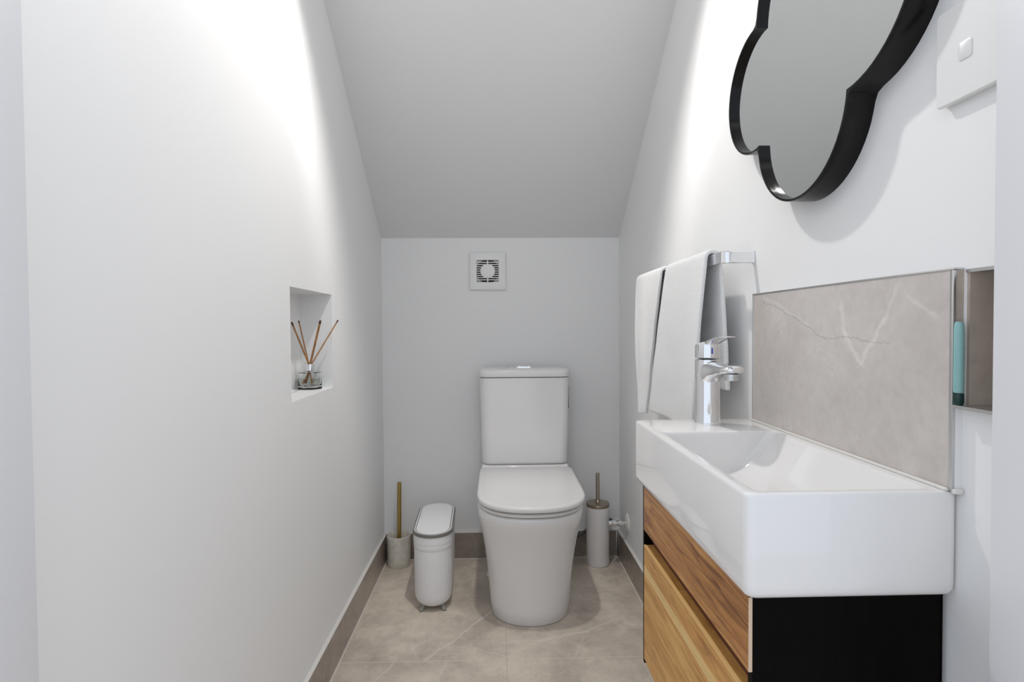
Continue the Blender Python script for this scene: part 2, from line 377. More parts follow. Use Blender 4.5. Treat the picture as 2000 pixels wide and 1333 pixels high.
# ------------------------------------------------------------------ recessed downlight in the sloping ceiling
dl = thing('ceiling_downlight', 'round white recessed downlight in the sloping ceiling above the toilet area', 'ceiling light', LP)
q = LN.to_track_quat('-Z', 'Y').to_matrix().to_4x4()
bm = bmesh.new(); lathe(bm, 0, 0, [(0.034, 0.02), (0.034, 0.0), (0.036, -0.004), (0.045, -0.003), (0.047, 0.0), (0.047, 0.004), (0.036, 0.004), (0.036, 0.02)], cap0=False, cap1=False)
bmesh.ops.transform(bm, matrix=Matrix.Translation(LP) @ q, verts=bm.verts); obj('bezel', bm, M_plast, dl)
M_em = mat('lit_diffuser', (1, 1, 1), 0.5, Emission_Color=(1, 0.965, 0.92, 1), Emission_Strength=12.0)
bm = bmesh.new(); lathe(bm, 0, 0, [(0.0335, 0.006), (0.0335, 0.010)]); bmesh.ops.transform(bm, matrix=Matrix.Translation(LP - LN * 0.0) @ q, verts=bm.verts); obj('diffuser', bm, M_em, dl)

# ------------------------------------------------------------------ toilet
def dring(z, xc, hw, yf, yb, sl, e=2.35, n=40, rb=0.03, nb=5):
    """D outline: rounded nose toward -y, straight sides, slightly rounded back corners"""
    out = []; yc = yf + sl
    for i in range(n + 1):
        a = PI * i / n; c, s = math.cos(a), math.sin(a)
        out.append(Vector((xc - math.copysign(abs(c) ** (2 / e), c) * hw, yc - abs(s) ** (2 / e) * sl, z)))
    for i in range(1, 6): out.append(Vector((xc + hw, yc + (yb - rb - yc) * i / 6, z)))
    for i in range(nb + 1):
        a = PI / 2 * i / nb; out.append(Vector((xc + hw - rb + rb * math.cos(a), yb - rb + rb * math.sin(a), z)))
    for i in range(nb + 1):
        a = PI / 2 + PI / 2 * i / nb; out.append(Vector((xc - hw + rb + rb * math.cos(a), yb - rb + rb * math.sin(a), z)))
    for i in range(5, 0, -1): out.append(Vector((xc - hw, yc + (yb - rb - yc) * i / 6, z)))
    return out
TX = 0.118
wc = thing('toilet', 'white close-coupled toilet with closed lid standing against the back wall', 'toilet', (TX, 2.3, 0))
bm = bmesh.new()
R = [dring(z, TX, hw, yf, YB - 0.016, sl, e, rb=0.02) for z, hw, yf, sl, e in (
    (0.0, 0.143, 1.968, 0.15, 2.15), (0.004, 0.146, 1.964, 0.15, 2.15), (0.05, 0.149, 1.958, 0.155, 2.15), (0.11, 0.153, 1.951, 0.16, 2.15), (0.18, 0.159, 1.940, 0.165, 2.15),
    (0.25, 0.168, 1.924, 0.175, 2.2), (0.30, 0.176, 1.906, 0.185, 2.2), (0.345, 0.184, 1.886, 0.195, 2.25), (0.38, 0.189, 1.870, 0.20, 2.3),
    (0.403, 0.1905, 1.863, 0.205, 2.3), (0.410, 0.1885, 1.865, 0.205, 2.3), (0.4135, 0.183, 1.871, 0.203, 2.3))]
loft(bm, R)
box(bm, TX - 0.186, TX + 0.186, 2.395, YB - 0.016, 0.405, 0.466, 0.012, 4)
obj('pan', bm, M_toilet, wc, angle=50)
bm = bmesh.new()
loft(bm, [dring(z, TX + 0.001, hw, yf, 2.385, 0.205, 2.35, rb=0.012) for z, hw, yf in ((0.4185, 0.183, 1.866), (0.420, 0.1875, 1.861), (0.4285, 0.189, 1.859), (0.4310, 0.185, 1.863))])
obj('seat', bm, M_seat, wc, angle=50)
bm = bmesh.new()
loft(bm, [dring(z, TX + 0.002, hw, yf, 2.388, sl, 2.4, rb=0.012) for z, hw, yf, sl in ((0.4375, 0.186, 1.855, 0.203), (0.4400, 0.1925, 1.849, 0.207), (0.448, 0.1945, 1.847, 0.208),
      (0.454, 0.1935, 1.848, 0.208), (0.4575, 0.189, 1.852, 0.206), (0.4588, 0.180, 1.861, 0.20), (0.4592, 0.12, 1.93, 0.15))])
obj('lid', bm, M_seat, wc, angle=50)
bm = bmesh.new()
bm.free()
for s in (-1, 1):
    bm = bmesh.new(); tube(bm, [(TX + s * 0.075 - 0.015, 2.387, 0.442), (TX + s * 0.075 + 0.015, 2.387, 0.442)], 0.008); obj('hinge', bm, M_satin, wc)
def cist(z, g=0.0, y0=2.392, hw=0.190, r=0.042):
    hy = (YB - 0.016 - y0) / 2 - g
    return rrect(TX, y0 + g + hy, hw - g, hy, max(r - g, 0.006), z)
bm = bmesh.new()
loft(bm, [cist(0.468, 0.008, hw=0.184, y0=2.398), cist(0.472, 0.002, hw=0.184, y0=2.398), cist(0.48, 0, hw=0.1845, y0=2.398), cist(0.60, 0, hw=0.187, y0=2.394), cist(0.72, 0, hw=0.189, y0=2.391), cist(0.838, 0, hw=0.1905, y0=2.389)])
obj('cistern', bm, M_toilet, wc, angle=50)
bm = bmesh.new(); loft(bm, [cist(0.837, 0.004), cist(0.8415, 0.004)]); obj('cistern_gap', bm, M_dark, wc)
bm = bmesh.new()
loft(bm, [cist(0.8415, 0.001, hw=0.193, y0=2.384), cist(0.844, -0.0005, hw=0.193, y0=2.384), cist(0.862, -0.001, hw=0.193, y0=2.384), cist(0.869, 0.002, hw=0.193, y0=2.384), cist(0.8735, 0.008, hw=0.193, y0=2.384), cist(0.8755, 0.018, hw=0.193, y0=2.384), cist(0.8765, 0.05, hw=0.193, y0=2.384)])
obj('cistern_lid', bm, M_toilet, wc, angle=50)
fb = None
bm = bmesh.new(); loft(bm, [[Vector((TX + 0.002 + p.y, 2.482 + p.x, z)) for p in stadium(0, 0, w, l, 0, 48)][::-1] for z, w, l in ((0.875, 0.023, 0.047), (0.8805, 0.022, 0.046), (0.882, 0.019, 0.043))])
fb = obj('flush_plate', bm, M_chrome, wc)
bm = bmesh.new(); lathe(bm, TX - 0.018, 2.482, [(0.013, 0.881), (0.013, 0.8845), (0.010, 0.886)], 32); obj('flush_button', bm, M_chrome, wc)
bm = bmesh.new(); lathe(bm, TX + 0.024, 2.482, [(0.009, 0.881), (0.009, 0.884), (0.007, 0.885)], 32); obj('flush_button', bm, M_chrome, wc)
bm = bmesh.new(); box(bm, TX + 0.1885, TX + 0.1925, 2.44, 2.452, 0.70, 0.80, 0.0015, 2); obj('side_slot_cover', bm, M_dark, wc)
bm = bmesh.new(); tube(bm, [(TX - 0.146, 2.27, 0.055), (TX - 0.162, 2.27, 0.055), (TX - 0.1645, 2.27, 0.055)], [0.009, 0.009, 0.006], 20); obj('fixing_cap', bm, M_white, wc)

# ------------------------------------------------------------------ slim waste bin
BX, BY = -0.249, 2.255
BA = math.radians(1.8)
wb = thing('waste_bin', 'slim white ribbed waste bin on grey feet beside the toilet', 'bin', (BX, BY, 0))
def rotb(bm): bmesh.ops.rotate(bm, cent=(BX, BY, 0), matrix=Matrix.Rotation(BA, 3, 'Z'), verts=bm.verts)
bm = bmesh.new()
N = 480; rings = []
HW, HL = 0.0695, 0.186
for z, ins, rib in ((0.012, 0.048, 0), (0.0125, 0.040, 0), (0.016, 0.026, 0), (0.022, 0.016, 0), (0.031, 0.0075, 0), (0.042, 0.0025, 0.6), (0.055, 0.0005, 1), (0.10, 0, 1), (0.17, -0.001, 1), (0.226, -0.001, 1), (0.229, -0.0010, 0), (0.232, -0.0025, 0), (0.240, -0.003, 0), (0.250, -0.003, 0), (0.2505, -0.0018, 0), (0.253, -0.0018, 0), (0.2535, -0.0035, 0), (0.283, -0.0035, 0)):
    ring = stadium(BX, BY, HW - ins, HL - ins, z, N); c = Vector((BX, BY, z))
    if rib:
        nr = []
        for i, p in enumerate(ring):
            a, b = ring[i - 1], ring[(i + 1) % N]; t_ = (b - a).normalized(); nrm = Vector((t_.y, -t_.x, 0))
            nr.append(p + nrm * (0.0011 * rib * (abs(math.sin(PI * i / 5.0)) - 0.5)))
        ring = nr
    rings.append(ring)
loft(bm, rings); rotb(bm); obj('body', bm, M_binw, wb, angle=60)
bm = bmesh.new(); loft(bm, [stadium(BX, BY, HW + d, HL + d, z, 120) for z, d in ((0.281, 0.0035), (0.283, 0.006), (0.2925, 0.006), (0.2945, 0.004))]); rotb(bm); obj('rim_band', bm, M_bing, wb)
bm = bmesh.new(); loft(bm, [stadium(BX, BY, HW + d, HL + d, z, 120) for z, d in ((0.2915, -0.0005), (0.2945, 0.0005), (0.2955, 0.000), (0.2955, -0.003), (0.2935, -0.0048), (0.2935, -0.0062), (0.2955, -0.0075), (0.2962, -0.011), (0.2965, -0.03))]); rotb(bm); obj('lid', bm, M_binw, wb)
for sx in (-1, 1):
    for sy in (-1, 1):
        bm = bmesh.new()
        tube(bm, [(BX + sx * 0.030, BY + sy * 0.135, 0.026), (BX + sx * 0.044, BY + sy * 0.163, 0.0)], [0.010, 0.0075], 16); rotb(bm)
        for v in bm.verts: v.co.z = max(v.co.z, 0)
        obj('foot', bm, M_binf, wb)

# ------------------------------------------------------------------ toilet brushes
b1x, b1y = -0.4395, 2.512
tb = thing('toilet_brush', 'toilet brush with brass handle in cream marble pot in the left back corner', 'toilet brush', (b1x, b1y, 0))
bm = bmesh.new()
pr = [(0.0475, 0.0), (0.0495, 0.003), (0.0500, 0.03), (0.0505, 0.07), (0.0515, 0.125), (0.0520, 0.1335), (0.0510, 0.136), (0.0490, 0.1362), (0.0475, 0.134), (0.0460, 0.08), (0.0440, 0.01)]
lathe(bm, b1x, b1y, pr, 64)
for v in bm.verts:
    d = Vector((v.co.x - b1x, v.co.y - b1y, 0))
    if d.length > 0.047 and 0.005 < v.co.z < 0.13: v.co += d.normalized() * 0.0012 * noise.noise(v.co * 40)
obj('holder', bm, M_marb, tb)
bm = bmesh.new(); tube(bm, [(b1x + 0.001, b1y, 0.03), (b1x + 0.0035, b1y, 0.25), (b1x + 0.005, b1y, 0.366), (b1x + 0.005, b1y, 0.3685)], [0.0093, 0.0093, 0.0093, 0.0083], 24); obj('handle', bm, M_brass, tb)
bm = bmesh.new(); lathe(bm, b1x, b1y, [(0.02, 0.012), (0.034, 0.02), (0.036, 0.06), (0.03, 0.075)], 32); obj('bristle_head', bm, M_brushw, tb)
b2x, b2y = 0.4425, 2.487
tb = thing('toilet_brush', 'toilet brush with bronze lid and handle in tall white tube beside the right wall', 'toilet brush', (b2x, b2y, 0))
bm = bmesh.new(); lathe(bm, b2x, b2y, [(0.047, 0.0), (0.0495, 0.003), (0.0508, 0.01), (0.0508, 0.258), (0.0495, 0.2585), (0.0485, 0.255), (0.047, 0.01)], 64); obj('holder', bm, M_brushw, tb)
bm = bmesh.new(); lathe(bm, b2x, b2y, [(0.045, 0.2585), (0.0500, 0.2595), (0.0512, 0.262), (0.0512, 0.2705), (0.0500, 0.273), (0.02, 0.2745), (0.0135, 0.277), (0.011, 0.284), (0.0088, 0.286)], 64); obj('lid', bm, M_bronze, tb)
bm = bmesh.new(); tube(bm, [(b2x, b2y, 0.27), (b2x, b2y, 0.402), (b2x, b2y, 0.4045)], [0.0082, 0.0082, 0.0070], 24); obj('handle', bm, M_bronze, tb)

# ------------------------------------------------------------------ water stop valve on the right wall
sv = thing('stop_valve', 'chrome water stop valve with white wall rose and hose low on the right wall', 'valve', (XR, 2.418, 0.204))
vy, vz = 2.418, 0.204
def xl(bm, prof, cy, cz, n=40):
    loft(bm, [[Vector((x, cy + r * math.cos(2 * PI * i / n), cz + r * math.sin(2 * PI * i / n))) for i in range(n)] for r, x in prof])
bm = bmesh.new(); xl(bm, [(0.041, XR), (0.041, XR - 0.002), (0.038, XR - 0.005), (0.028, XR - 0.009), (0.014, XR - 0.012)], vy, vz); obj('wall_rose', bm, M_white, sv)
bm = bmesh.new(); xl(bm, [(0.0085, XR - 0.005), (0.0085, XR - 0.028), (0.013, XR - 0.028), (0.013, XR - 0.042), (0.009, XR - 0.043), (0.009, XR - 0.052), (0.0145, XR - 0.053), (0.0145, XR - 0.066), (0.011, XR - 0.068), (0.011, XR - 0.083)], vy, vz, 24)
obj('valve_body', bm, M_chrome, sv)
bm = bmesh.new(); box(bm, XR - 0.040, XR - 0.034, vy - 0.004, vy + 0.004, vz + 0.012, vz + 0.017, 0.001); box(bm, XR - 0.052, XR - 0.03, vy - 0.004, vy + 0.004, vz + 0.016, vz + 0.020, 0.0015); obj('lever', bm, M_chrome, sv)
bm = bmesh.new(); tube(bm, bez((0.486, 2.424, vz), (0.503, 2.455, vz), (0.512, 2.49, vz - 0.01), (0.505, 2.525, vz - 0.02), 10) + bez((0.505, 2.525, vz - 0.02), (0.49, 2.562, 0.165), (0.43, 2.556, 0.15), (0.385, 2.552, 0.115), 10)[1:] + bez((0.385, 2.552, 0.115), (0.35, 2.548, 0.085), (0.31, 2.548, 0.11), (0.305, 2.548, 0.235), 12)[1:], 0.0065, 12)
obj('hose', bm, M_hose, sv)

# ------------------------------------------------------------------ extractor fan
fx, fz = -0.0375, 1.3055
ef = thing('extractor_fan', 'square white louvred extractor fan high on the back wall', 'fan', (fx, YB, fz))
def zring(hx, hz, r, y, k=6): return [Vector((p.x, y, p.y)) for p in rrect(fx, fz, hx, hz, r, 0, k)]
bm = bmesh.new()
loft(bm, [zring(0.0815, 0.0845, 0.006, YB), zring(0.0815, 0.0845, 0.006, YB - 0.010), zring(0.0800, 0.0830, 0.006, YB - 0.0135), zring(0.0785, 0.0815, 0.006, YB - 0.0145),
          zring(0.0505, 0.0505, 0.006, YB - 0.0145), zring(0.0495, 0.0495, 0.005, YB - 0.013), zring(0.0490, 0.0490, 0.005, YB - 0.002)], cap0=False, cap1=True)
obj('surround', bm, M_fan, ef)
bm = bmesh.new()                                            # backing with a round duct mouth
n = 48; sq = []
for i in range(n):
    a = 2 * PI * i / n; c, s = math.cos(a), math.sin(a); k = 0.049 / max(abs(c), abs(s)); sq.append(Vector((fx + c * k, YB - 0.006, fz + s * k)))
cc = [[Vector((fx + r * math.cos(2 * PI * i / n), y, fz + r * math.sin(2 * PI * i / n))) for i in range(n)] for r, y in ((0.0535, YB - 0.006), (0.0535, YB - 0.003))]
cc[0] = [Vector((min(max(p.x, fx - 0.049), fx + 0.049), p.y, min(max(p.z, fz - 0.049), fz + 0.049))) for p in cc[0]]
cc[1] = [Vector((min(max(p.x, fx - 0.049), fx + 0.049), p.y, min(max(p.z, fz - 0.049), fz + 0.049))) for p in cc[1]]
loft(bm, [sq, cc[0]], False, False); obj('duct_plate', bm, mat('grey_white_plastic', (0.5, 0.5, 0.48), 0.5), ef, smooth=False)
bm = bmesh.new(); loft(bm, [cc[1], [Vector((p.x, YB - 0.0025, p.z)) for p in cc[1]]]); obj('duct_mouth', bm, M_dark, ef)
bm = bmesh.new()
for i in range(11):
    z = fz - 0.0490 + 0.0098 * i
    if i in (0, 10): continue
    box(bm, fx - 0.0492, fx + 0.0492, YB - 0.0150, YB - 0.0105, z - 0.0019, z + 0.0019)
for i in range(17):                                         # fine ribs that run on across the surround at both sides
    z = fz - 0.078 + 0.00975 * i
    for s in (-1, 1): box(bm, min(fx + s * 0.0525, fx + s * 0.074), max(fx + s * 0.0525, fx + s * 0.074), YB - 0.0153, YB - 0.0140, z - 0.0018, z + 0.0018)
box(bm, fx - 0.0025, fx + 0.0025, YB - 0.0152, YB - 0.010, fz - 0.049, fz + 0.049)
obj('louvres', bm, M_fan, ef, smooth=False)
bm = bmesh.new(); loft(bm, [[Vector((fx + r * math.cos(2 * PI * i / 48), y, fz + r * math.sin(2 * PI * i / 48))) for i in range(48)] for r, y in ((0.0325, YB - 0.009), (0.0325, YB - 0.0165), (0.030, YB - 0.018), (0.01, YB - 0.0185))]); obj('centre_cap', bm, M_fan, ef)

# ------------------------------------------------------------------ reed diffuser in the niche
dx, dy, dz = -0.5725, 1.755, NZ0
rd = thing('reed_diffuser', 'clear glass reed diffuser with brown reeds standing in the left wall niche', 'reed diffuser', (dx, dy, dz))
bm = bmesh.new()
lathe(bm, dx, dy, [(0.033, dz), (0.0355, dz + 0.002), (0.0358, dz + 0.006), (0.0345, dz + 0.012), (0.0340, dz + 0.048), (0.0325, dz + 0.053), (0.014, dz + 0.0555), (0.0115, dz + 0.058), (0.0115, dz + 0.066),
                   (0.0095, dz + 0.066), (0.0095, dz + 0.057), (0.012, dz + 0.053), (0.030, dz + 0.050), (0.0315, dz + 0.046), (0.0315, dz + 0.016), (0.030, dz + 0.011)], 64)
obj('bottle', bm, M_glass, rd)
bm = bmesh.new(); lathe(bm, dx, dy, [(0.0297, dz + 0.0113), (0.0312, dz + 0.0165), (0.0312, dz + 0.033)], 64); obj('liquid', bm, M_liq, rd)
bm = bmesh.new(); lathe(bm, dx, dy, [(0.0118, dz + 0.0565), (0.0148, dz + 0.0565), (0.0150, dz + 0.058), (0.0150, dz + 0.077), (0.0142, dz + 0.078), (0.0095, dz + 0.078), (0.0095, dz + 0.066)], 48, cap0=False, cap1=False); obj('collar', bm, M_chrome, rd)
neck = Vector((dx, dy, dz + 0.076))
for tip, r in (((-0.566, 1.590, 1.068), 0.0026), ((-0.592, 1.72, 1.075), 0.0020), ((-0.500, 1.63, 1.073), 0.0033), ((-0.490, 1.775, 1.077), 0.0021)):
    tp = Vector(tip); d = (tp - neck).normalized(); st = neck + Vector((d.x, d.y, 0)) * 0.010
    bt = neck - d * 0.055; bt.x = dx - (tp.x - dx) * 0.22; bt.y = dy - (tp.y - dy) * 0.12; bt.z = dz + 0.016
    bm = bmesh.new(); tube(bm, [bt, (st + bt) / 2, st, st + (tp - st) * 0.95], r, 10); o = obj('reed', bm, M_reed, rd)
    bm = bmesh.new(); tube(bm, [st + (tp - st) * 0.95, tp], r * 1.05, 10); obj('reed_tip', bm, M_tip, o)

# ------------------------------------------------------------------ basin
bx0, bx1, by0, by1, bz0, bz1 = 0.2985, XR, 0.669, 1.222, 0.7160, 0.848
bs = thing('wash_basin', 'rectangular white ceramic wash basin on top of the wooden vanity', 'basin', ((bx0 + bx1) / 2, (by0 + by1) / 2, bz0))
bm = bmesh.new()
hx, hy = (bx1 - bx0) / 2, (by1 - by0) / 2; cx, cy = (bx0 + bx1) / 2, (by0 + by1) / 2
ix0, ix1, iy0, iy1 = 0.3165, 0.530, 0.684, 1.079
icx, icy, ihx, ihy = (ix0 + ix1) / 2, (iy0 + iy1) / 2, (ix1 - ix0) / 2, (iy1 - iy0) / 2
def br(z, g, r=0.012): return rrect(cx, cy, hx - g, hy - g, max(r - g * 0.3, 0.002), z, 8)
rings = [br(bz0, 0.014), br(bz0 + 0.002, 0.008), br(bz0 + 0.0055, 0.003), br(bz0 + 0.011, 0.0005), br(bz0 + 0.02, 0), br(bz1 - 0.005, 0.0), br(bz1 - 0.002, 0.0008), br(bz1 - 0.0005, 0.0025), br(bz1, 0.005)]
def ir(z, a, b, c, d, r):
    """inner outline inset by a (front rail side), b (wall side), c (near end), d (tap end)"""
    x0, x1, y0, y1 = ix0 + a, ix1 - b, iy0 + c, iy1 - d
    return rrect((x0 + x1) / 2, (y0 + y1) / 2, (x1 - x0) / 2, (y1 - y0) / 2, r, z, 8)
rings += [ir(bz1, -.003, -.003, -.003, -.003, 0.012), ir(bz1 - 0.0008, -.0005, -.0005, -.0005, -.0005, 0.012), ir(bz1 - 0.003, .001, .001, .001, .001, 0.012),
          ir(bz1 - 0.010, .0025, .005, .003, .0025, 0.014), ir(bz1 - 0.030, .006, .020, .010, .006, 0.018), ir(bz1 - 0.055, .010, .042, .020, .010, 0.022), ir(bz1 - 0.070, .014, .062, .032, .014, 0.022),
          ir(bz1 - 0.078, .022, .080, .050, .022, 0.022), ir(bz1 - 0.081, .036, .098, .080, .036, 0.022), ir(bz1 - 0.084, .060, .110, .14, .14, 0.012)]
loft(bm, rings); obj('bowl', bm, M_cer, bs, angle=60)
bm = bmesh.new(); lathe(bm, icx - 0.028, icy, [(0.0, bz1 - 0.0860), (0.031, bz1 - 0.0860), (0.032, bz1 - 0.0820), (0.029, bz1 - 0.0800), (0.020, bz1 - 0.0795), (0.0, bz1 - 0.0790)], 40); obj('waste_plug', bm, M_chrome, bs)
# silicone bead behind the basin
bm = bmesh.new(); box(bm, XR - 0.0175, XR - 0.0125, by0 + 0.001, by1 - 0.02, bz1, bz1 + 0.004, 0.0015, 2)
box(bm, XR - 0.012, XR - 0.001, 0.662, 0.669, bz1 - 0.002, bz1 + 0.004, 0.001, 2); obj('silicone_bead', bm, M_white, bs)

# ------------------------------------------------------------------ tap
tx, ty = 0.4365, 1.165
tp_ = thing('basin_tap', 'chrome single-lever mixer tap on the far end of the basin', 'tap', (tx, ty, bz1))
bm = bmesh.new()
lathe(bm, tx, ty, [(0.0262, bz1), (0.0265, bz1 + 0.002), (0.0258, bz1 + 0.006), (0.0248, bz1 + 0.03), (0.0246, bz1 + 0.10), (0.0250, bz1 + 0.130), (0.0246, bz1 + 0.1335), (0.0225, bz1 + 0.1345)], 64)
obj('body', bm, M_chrome, tp_)
def spout_ring(p, d, w, hu, hd, n=32, e=2.6):
    side = Vector((d.y, -d.x, 0)).normalized()
    out = []
    for i in range(n):
        a = 2 * PI * i / n; c, s = math.cos(a), math.sin(a)
        X = math.copysign(abs(c) ** (2 / e), c) * w; Z = math.copysign(abs(s) ** (2 / e), s) * (hu if s > 0 else hd)
        out.append(Vector(p) + side * X + Vector((0, 0, Z)))
    return out
sd = Vector((0.0145, -0.082, 0)).normalized()
def sp(l, z): return Vector((tx, ty, z)) + sd * l
bm = bmesh.new()
loft(bm, [spout_ring(sp(l, z), sd, w, hu, hd) for l, z, w, hu, hd in ((0.004, 0.957, 0.0225, 0.024, 0.036), (0.018, 0.957, 0.0220, 0.0235, 0.026), (0.030, 0.9575, 0.0210, 0.0222, 0.015), (0.045, 0.9585, 0.0200, 0.0200, 0.009), (0.062, 0.9605, 0.0205, 0.0165, 0.0070),
      (0.080, 0.963, 0.0226, 0.0128, 0.0070), (0.094, 0.965, 0.0215, 0.0098, 0.0065), (0.102, 0.9655, 0.0185, 0.0078, 0.0055), (0.1065, 0.9655, 0.0135, 0.0045, 0.0035))])
obj('spout', bm, M_chrome, tp_, angle=60)
ap = sp(0.085, 0.95)
bm = bmesh.new(); lathe(bm, ap.x, ap.y, [(0.0125, 0.945), (0.0135, 0.946), (0.0138, 0.958)], 32, cap0=False); 
lathe(bm, ap.x, ap.y, [(0.0115, 0.9475), (0.0115, 0.9485)], 32); obj('aerator', bm, M_satin, tp_)
bm = bmesh.new(); n = 64
hr = []
for r, z, tl in ((0.0225, 0.9845, 0), (0.0246, 0.9855, 0), (0.0250, 0.988, 0), (0.0250, 1.010, 1.0), (0.0243, 1.0135, 1.1), (0.0215, 1.015, 1.1)):
    ring = circ(tx, ty, z, r, n)
    for p in ring:
        if tl: p.z += -0.22 * tl * (Vector((p.x - tx, p.y - ty, 0)).dot(-sd)) + 0.0
    hr.append(ring)
loft(bm, hr); obj('handle_cap', bm, M_chrome, tp_)
bm = bmesh.new()
loft(bm, [spout_ring(sp(l, z), sd, w, hu, hd) for l, z, w, hu, hd in ((-0.004, 1.010, 0.017, 0.0050, 0.010), (0.012, 1.0145, 0.0175, 0.0045, 0.008), (0.028, 1.0205, 0.0165, 0.0035, 0.0055), (0.046, 1.0255, 0.0165, 0.0030, 0.0035), (0.066, 1.0285, 0.0165, 0.0026, 0.0026), (0.076, 1.0292, 0.0150, 0.0024, 0.0024), (0.081, 1.0292, 0.0105, 0.0015, 0.0015))])
obj('lever', bm, M_chrome, tp_, angle=60)
bm = bmesh.new(); mp = Vector((tx, ty, 1.0)) + Vector((0.02, -0.98, 0)).normalized() * 0.0252; tube(bm, [mp + Vector((0, 0, -0.006)), mp + Vector((0, 0, 0.006))], 0.0014, 10); obj('temperature_mark', bm, M_blue, tp_)

# ------------------------------------------------------------------ splashback tile with metal edging
SXF = XR - 0.012
sb = thing('splashback', 'large beige stone splashback tile on the right wall behind the basin', 'splashback', (XR, 0.93, bz1))
bm = bmesh.new(); box(bm, SXF, XR, 0.672, 1.198, bz1 + 0.0006, 1.1155); obj('tile', bm, M_splash, sb, smooth=False)
bm = bmesh.new(); box(bm, SXF - 0.001, XR, 0.666, 1.2015, 1.1155, 1.1185, 0.0006, 2); obj('top_edge_trim', bm, M_satin, sb)
bm = bmesh.new(); box(bm, SXF - 0.001, XR, 1.198, 1.2012, bz1 + 0.0006, 1.1155, 0.0006, 2); obj('edge_trim', bm, M_satin, sb)
bm = bmesh.new(); box(bm, SXF - 0.001, SXF + 0.003, 0.6665, 0.672, bz1 + 0.0006, 1.1155, 0.0006, 2); obj('edge_trim', bm, M_satin, sb)
bm = bmesh.new(); box(bm, SXF + 0.003, XR, 0.6665, 0.672, RZ0, 1.1155); obj('end_strip', bm, M_lining, sb, smooth=False)
bm = bmesh.new(); box(bm, SXF + 0.003, XR, 0.6665, 0.672, bz1 + 0.0006, RZ0); obj('end_strip', bm, M_wall, sb, smooth=False)

# teal bottle on the recess edge
cxx, cyy = XR - 0.0118, 0.6590
tt = thing('slim_tube', 'slim teal tube standing on its dark green cap at the recess edge', 'tube', (cxx, cyy, RZ0 + 0.004))
bm = bmesh.new(); lathe(bm, cxx, cyy, [(0.0048, RZ0 + 0.0185), (0.0052, RZ0 + 0.02), (0.0052, RZ0 + 0.090), (0.0048, RZ0 + 0.100), (0.0035, RZ0 + 0.103)], 24); obj('tube_body', bm, M_teal, tt)
bm = bmesh.new(); lathe(bm, cxx, cyy, [(0.0045, RZ0 + 0.0042), (0.0058, RZ0 + 0.0065), (0.0055, RZ0 + 0.018)], 24); obj('cap', bm, M_tealc, tt)

# ------------------------------------------------------------------ vanity
vx, vy0, vy1, vz0, vz1 = 0.309, 0.6835, 1.192, 0.336, bz0
vn = thing('vanity_cabinet', 'wall-hung vanity with black sides and oak drawer fronts under the basin', 'cabinet', (0.43, 0.94, vz0))
TH = 0.018
bm = bmesh.new()
FX = vx + 0.0035
box(bm, FX, XR - BT, vy0, vy0 + 0.012, vz0, vz1)                       # near side
box(bm, vx, XR - BT, vy1 - 0.010, vy1, vz0, vz1)                       # far side
box(bm, FX, XR - BT, vy0 + 0.012, vy1 - 0.010, vz0, vz0 + 0.010)       # bottom
box(bm, 0.345, XR - BT, vy0 + 0.012, vy1 - 0.010, vz0 + 0.010, vz0 + 0.33) # carcass inside
box(bm, XR - BT, XR, vy0 + 0.01, vy1 - 0.01, vz0 + 0.02, vz1)
obj('carcass', bm, M_vblack, vn, smooth=False)
def front(y0, y1, z0, z1, m, name):
    bm = bmesh.new(); box(bm, vx - 0.001, FX, y0, y1, z0, z1); box(bm, FX, vx + TH, vy0 + 0.0125, y1, z0, z1)
    return obj(name, bm, m, vn, smooth=False)
up = front(vy0 + 0.0010, vy1 - 0.011, 0.6225, vz1 - 0.0005, M_wood1, 'fixed_front')
bm = bmesh.new(); box(bm, vx - 0.001, FX, vy0, vy0 + 0.0010, 0.6225, vz1 - 0.0005); obj('edge_banding', bm, M_edge, up, smooth=False)
dr = front(vy0 + 0.0010, vy1 - 0.011, vz0 + 0.011, 0.5895, M_wood2, 'drawer_front')
bm = bmesh.new(); box(bm, vx + TH, vx + TH + 0.012, vy0 + 0.013, vy1 - 0.011, 0.56, 0.6000); obj('finger_pull_rail', bm, M_chan, dr, smooth=False)
bm = bmesh.new(); box(bm, vx - 0.0012, vx + 0.004, vy0 + 0.0125, vy1 - 0.011, 0.5878, 0.5902); obj('top_edge_highlight', bm, mat('oak_edge_highlight', (0.80, 0.50, 0.20), 0.5), dr, smooth=False)  # thin strip in a lighter colour: painted highlight along the drawer's top edge

# ------------------------------------------------------------------ towel rail + towels
RX, RZc, RH = 0.494, 1.1995, 0.013
rl = thing('towel_rail', 'flat chrome towel rail on the right wall beside the splashback', 'towel rail', (XR, 1.59, RZc))
def railpath():
    r = 0.012; pts = [(XR, 1.222), (RX + r, 1.222)]
    for i in range(1, 7): a = PI / 2 * i / 6; pts.append((RX + r - r * math.sin(a), 1.222 + r - r * math.cos(a)))
    pts.append((RX, 1.95 - r))
    for i in range(1, 7): a = PI / 2 * i / 6; pts.append((RX + r - r * math.cos(a), 1.95 - r + r * math.sin(a)))
    pts.append((XR, 1.95)); return pts
P = railpath(); rings = []
for i, p in enumerate(P):
    a, b = P[max(i - 1, 0)], P[min(i + 1, len(P) - 1)]; d = Vector((b[0] - a[0], b[1] - a[1], 0)).normalized(); nn_ = Vector((-d.y, d.x, 0)); h = 0.0045
    c = Vector((p[0], p[1], RZc)); ring = []
    for (u, w) in ((-h, -RH + .0015), (-h + .0015, -RH), (h - .0015, -RH), (h, -RH + .0015), (h, RH - .0015), (h - .0015, RH), (-h + .0015, RH), (-h, RH - .0015)):
        ring.append(c + nn_ * u + Vector((0, 0, w)))
    rings.append(ring)
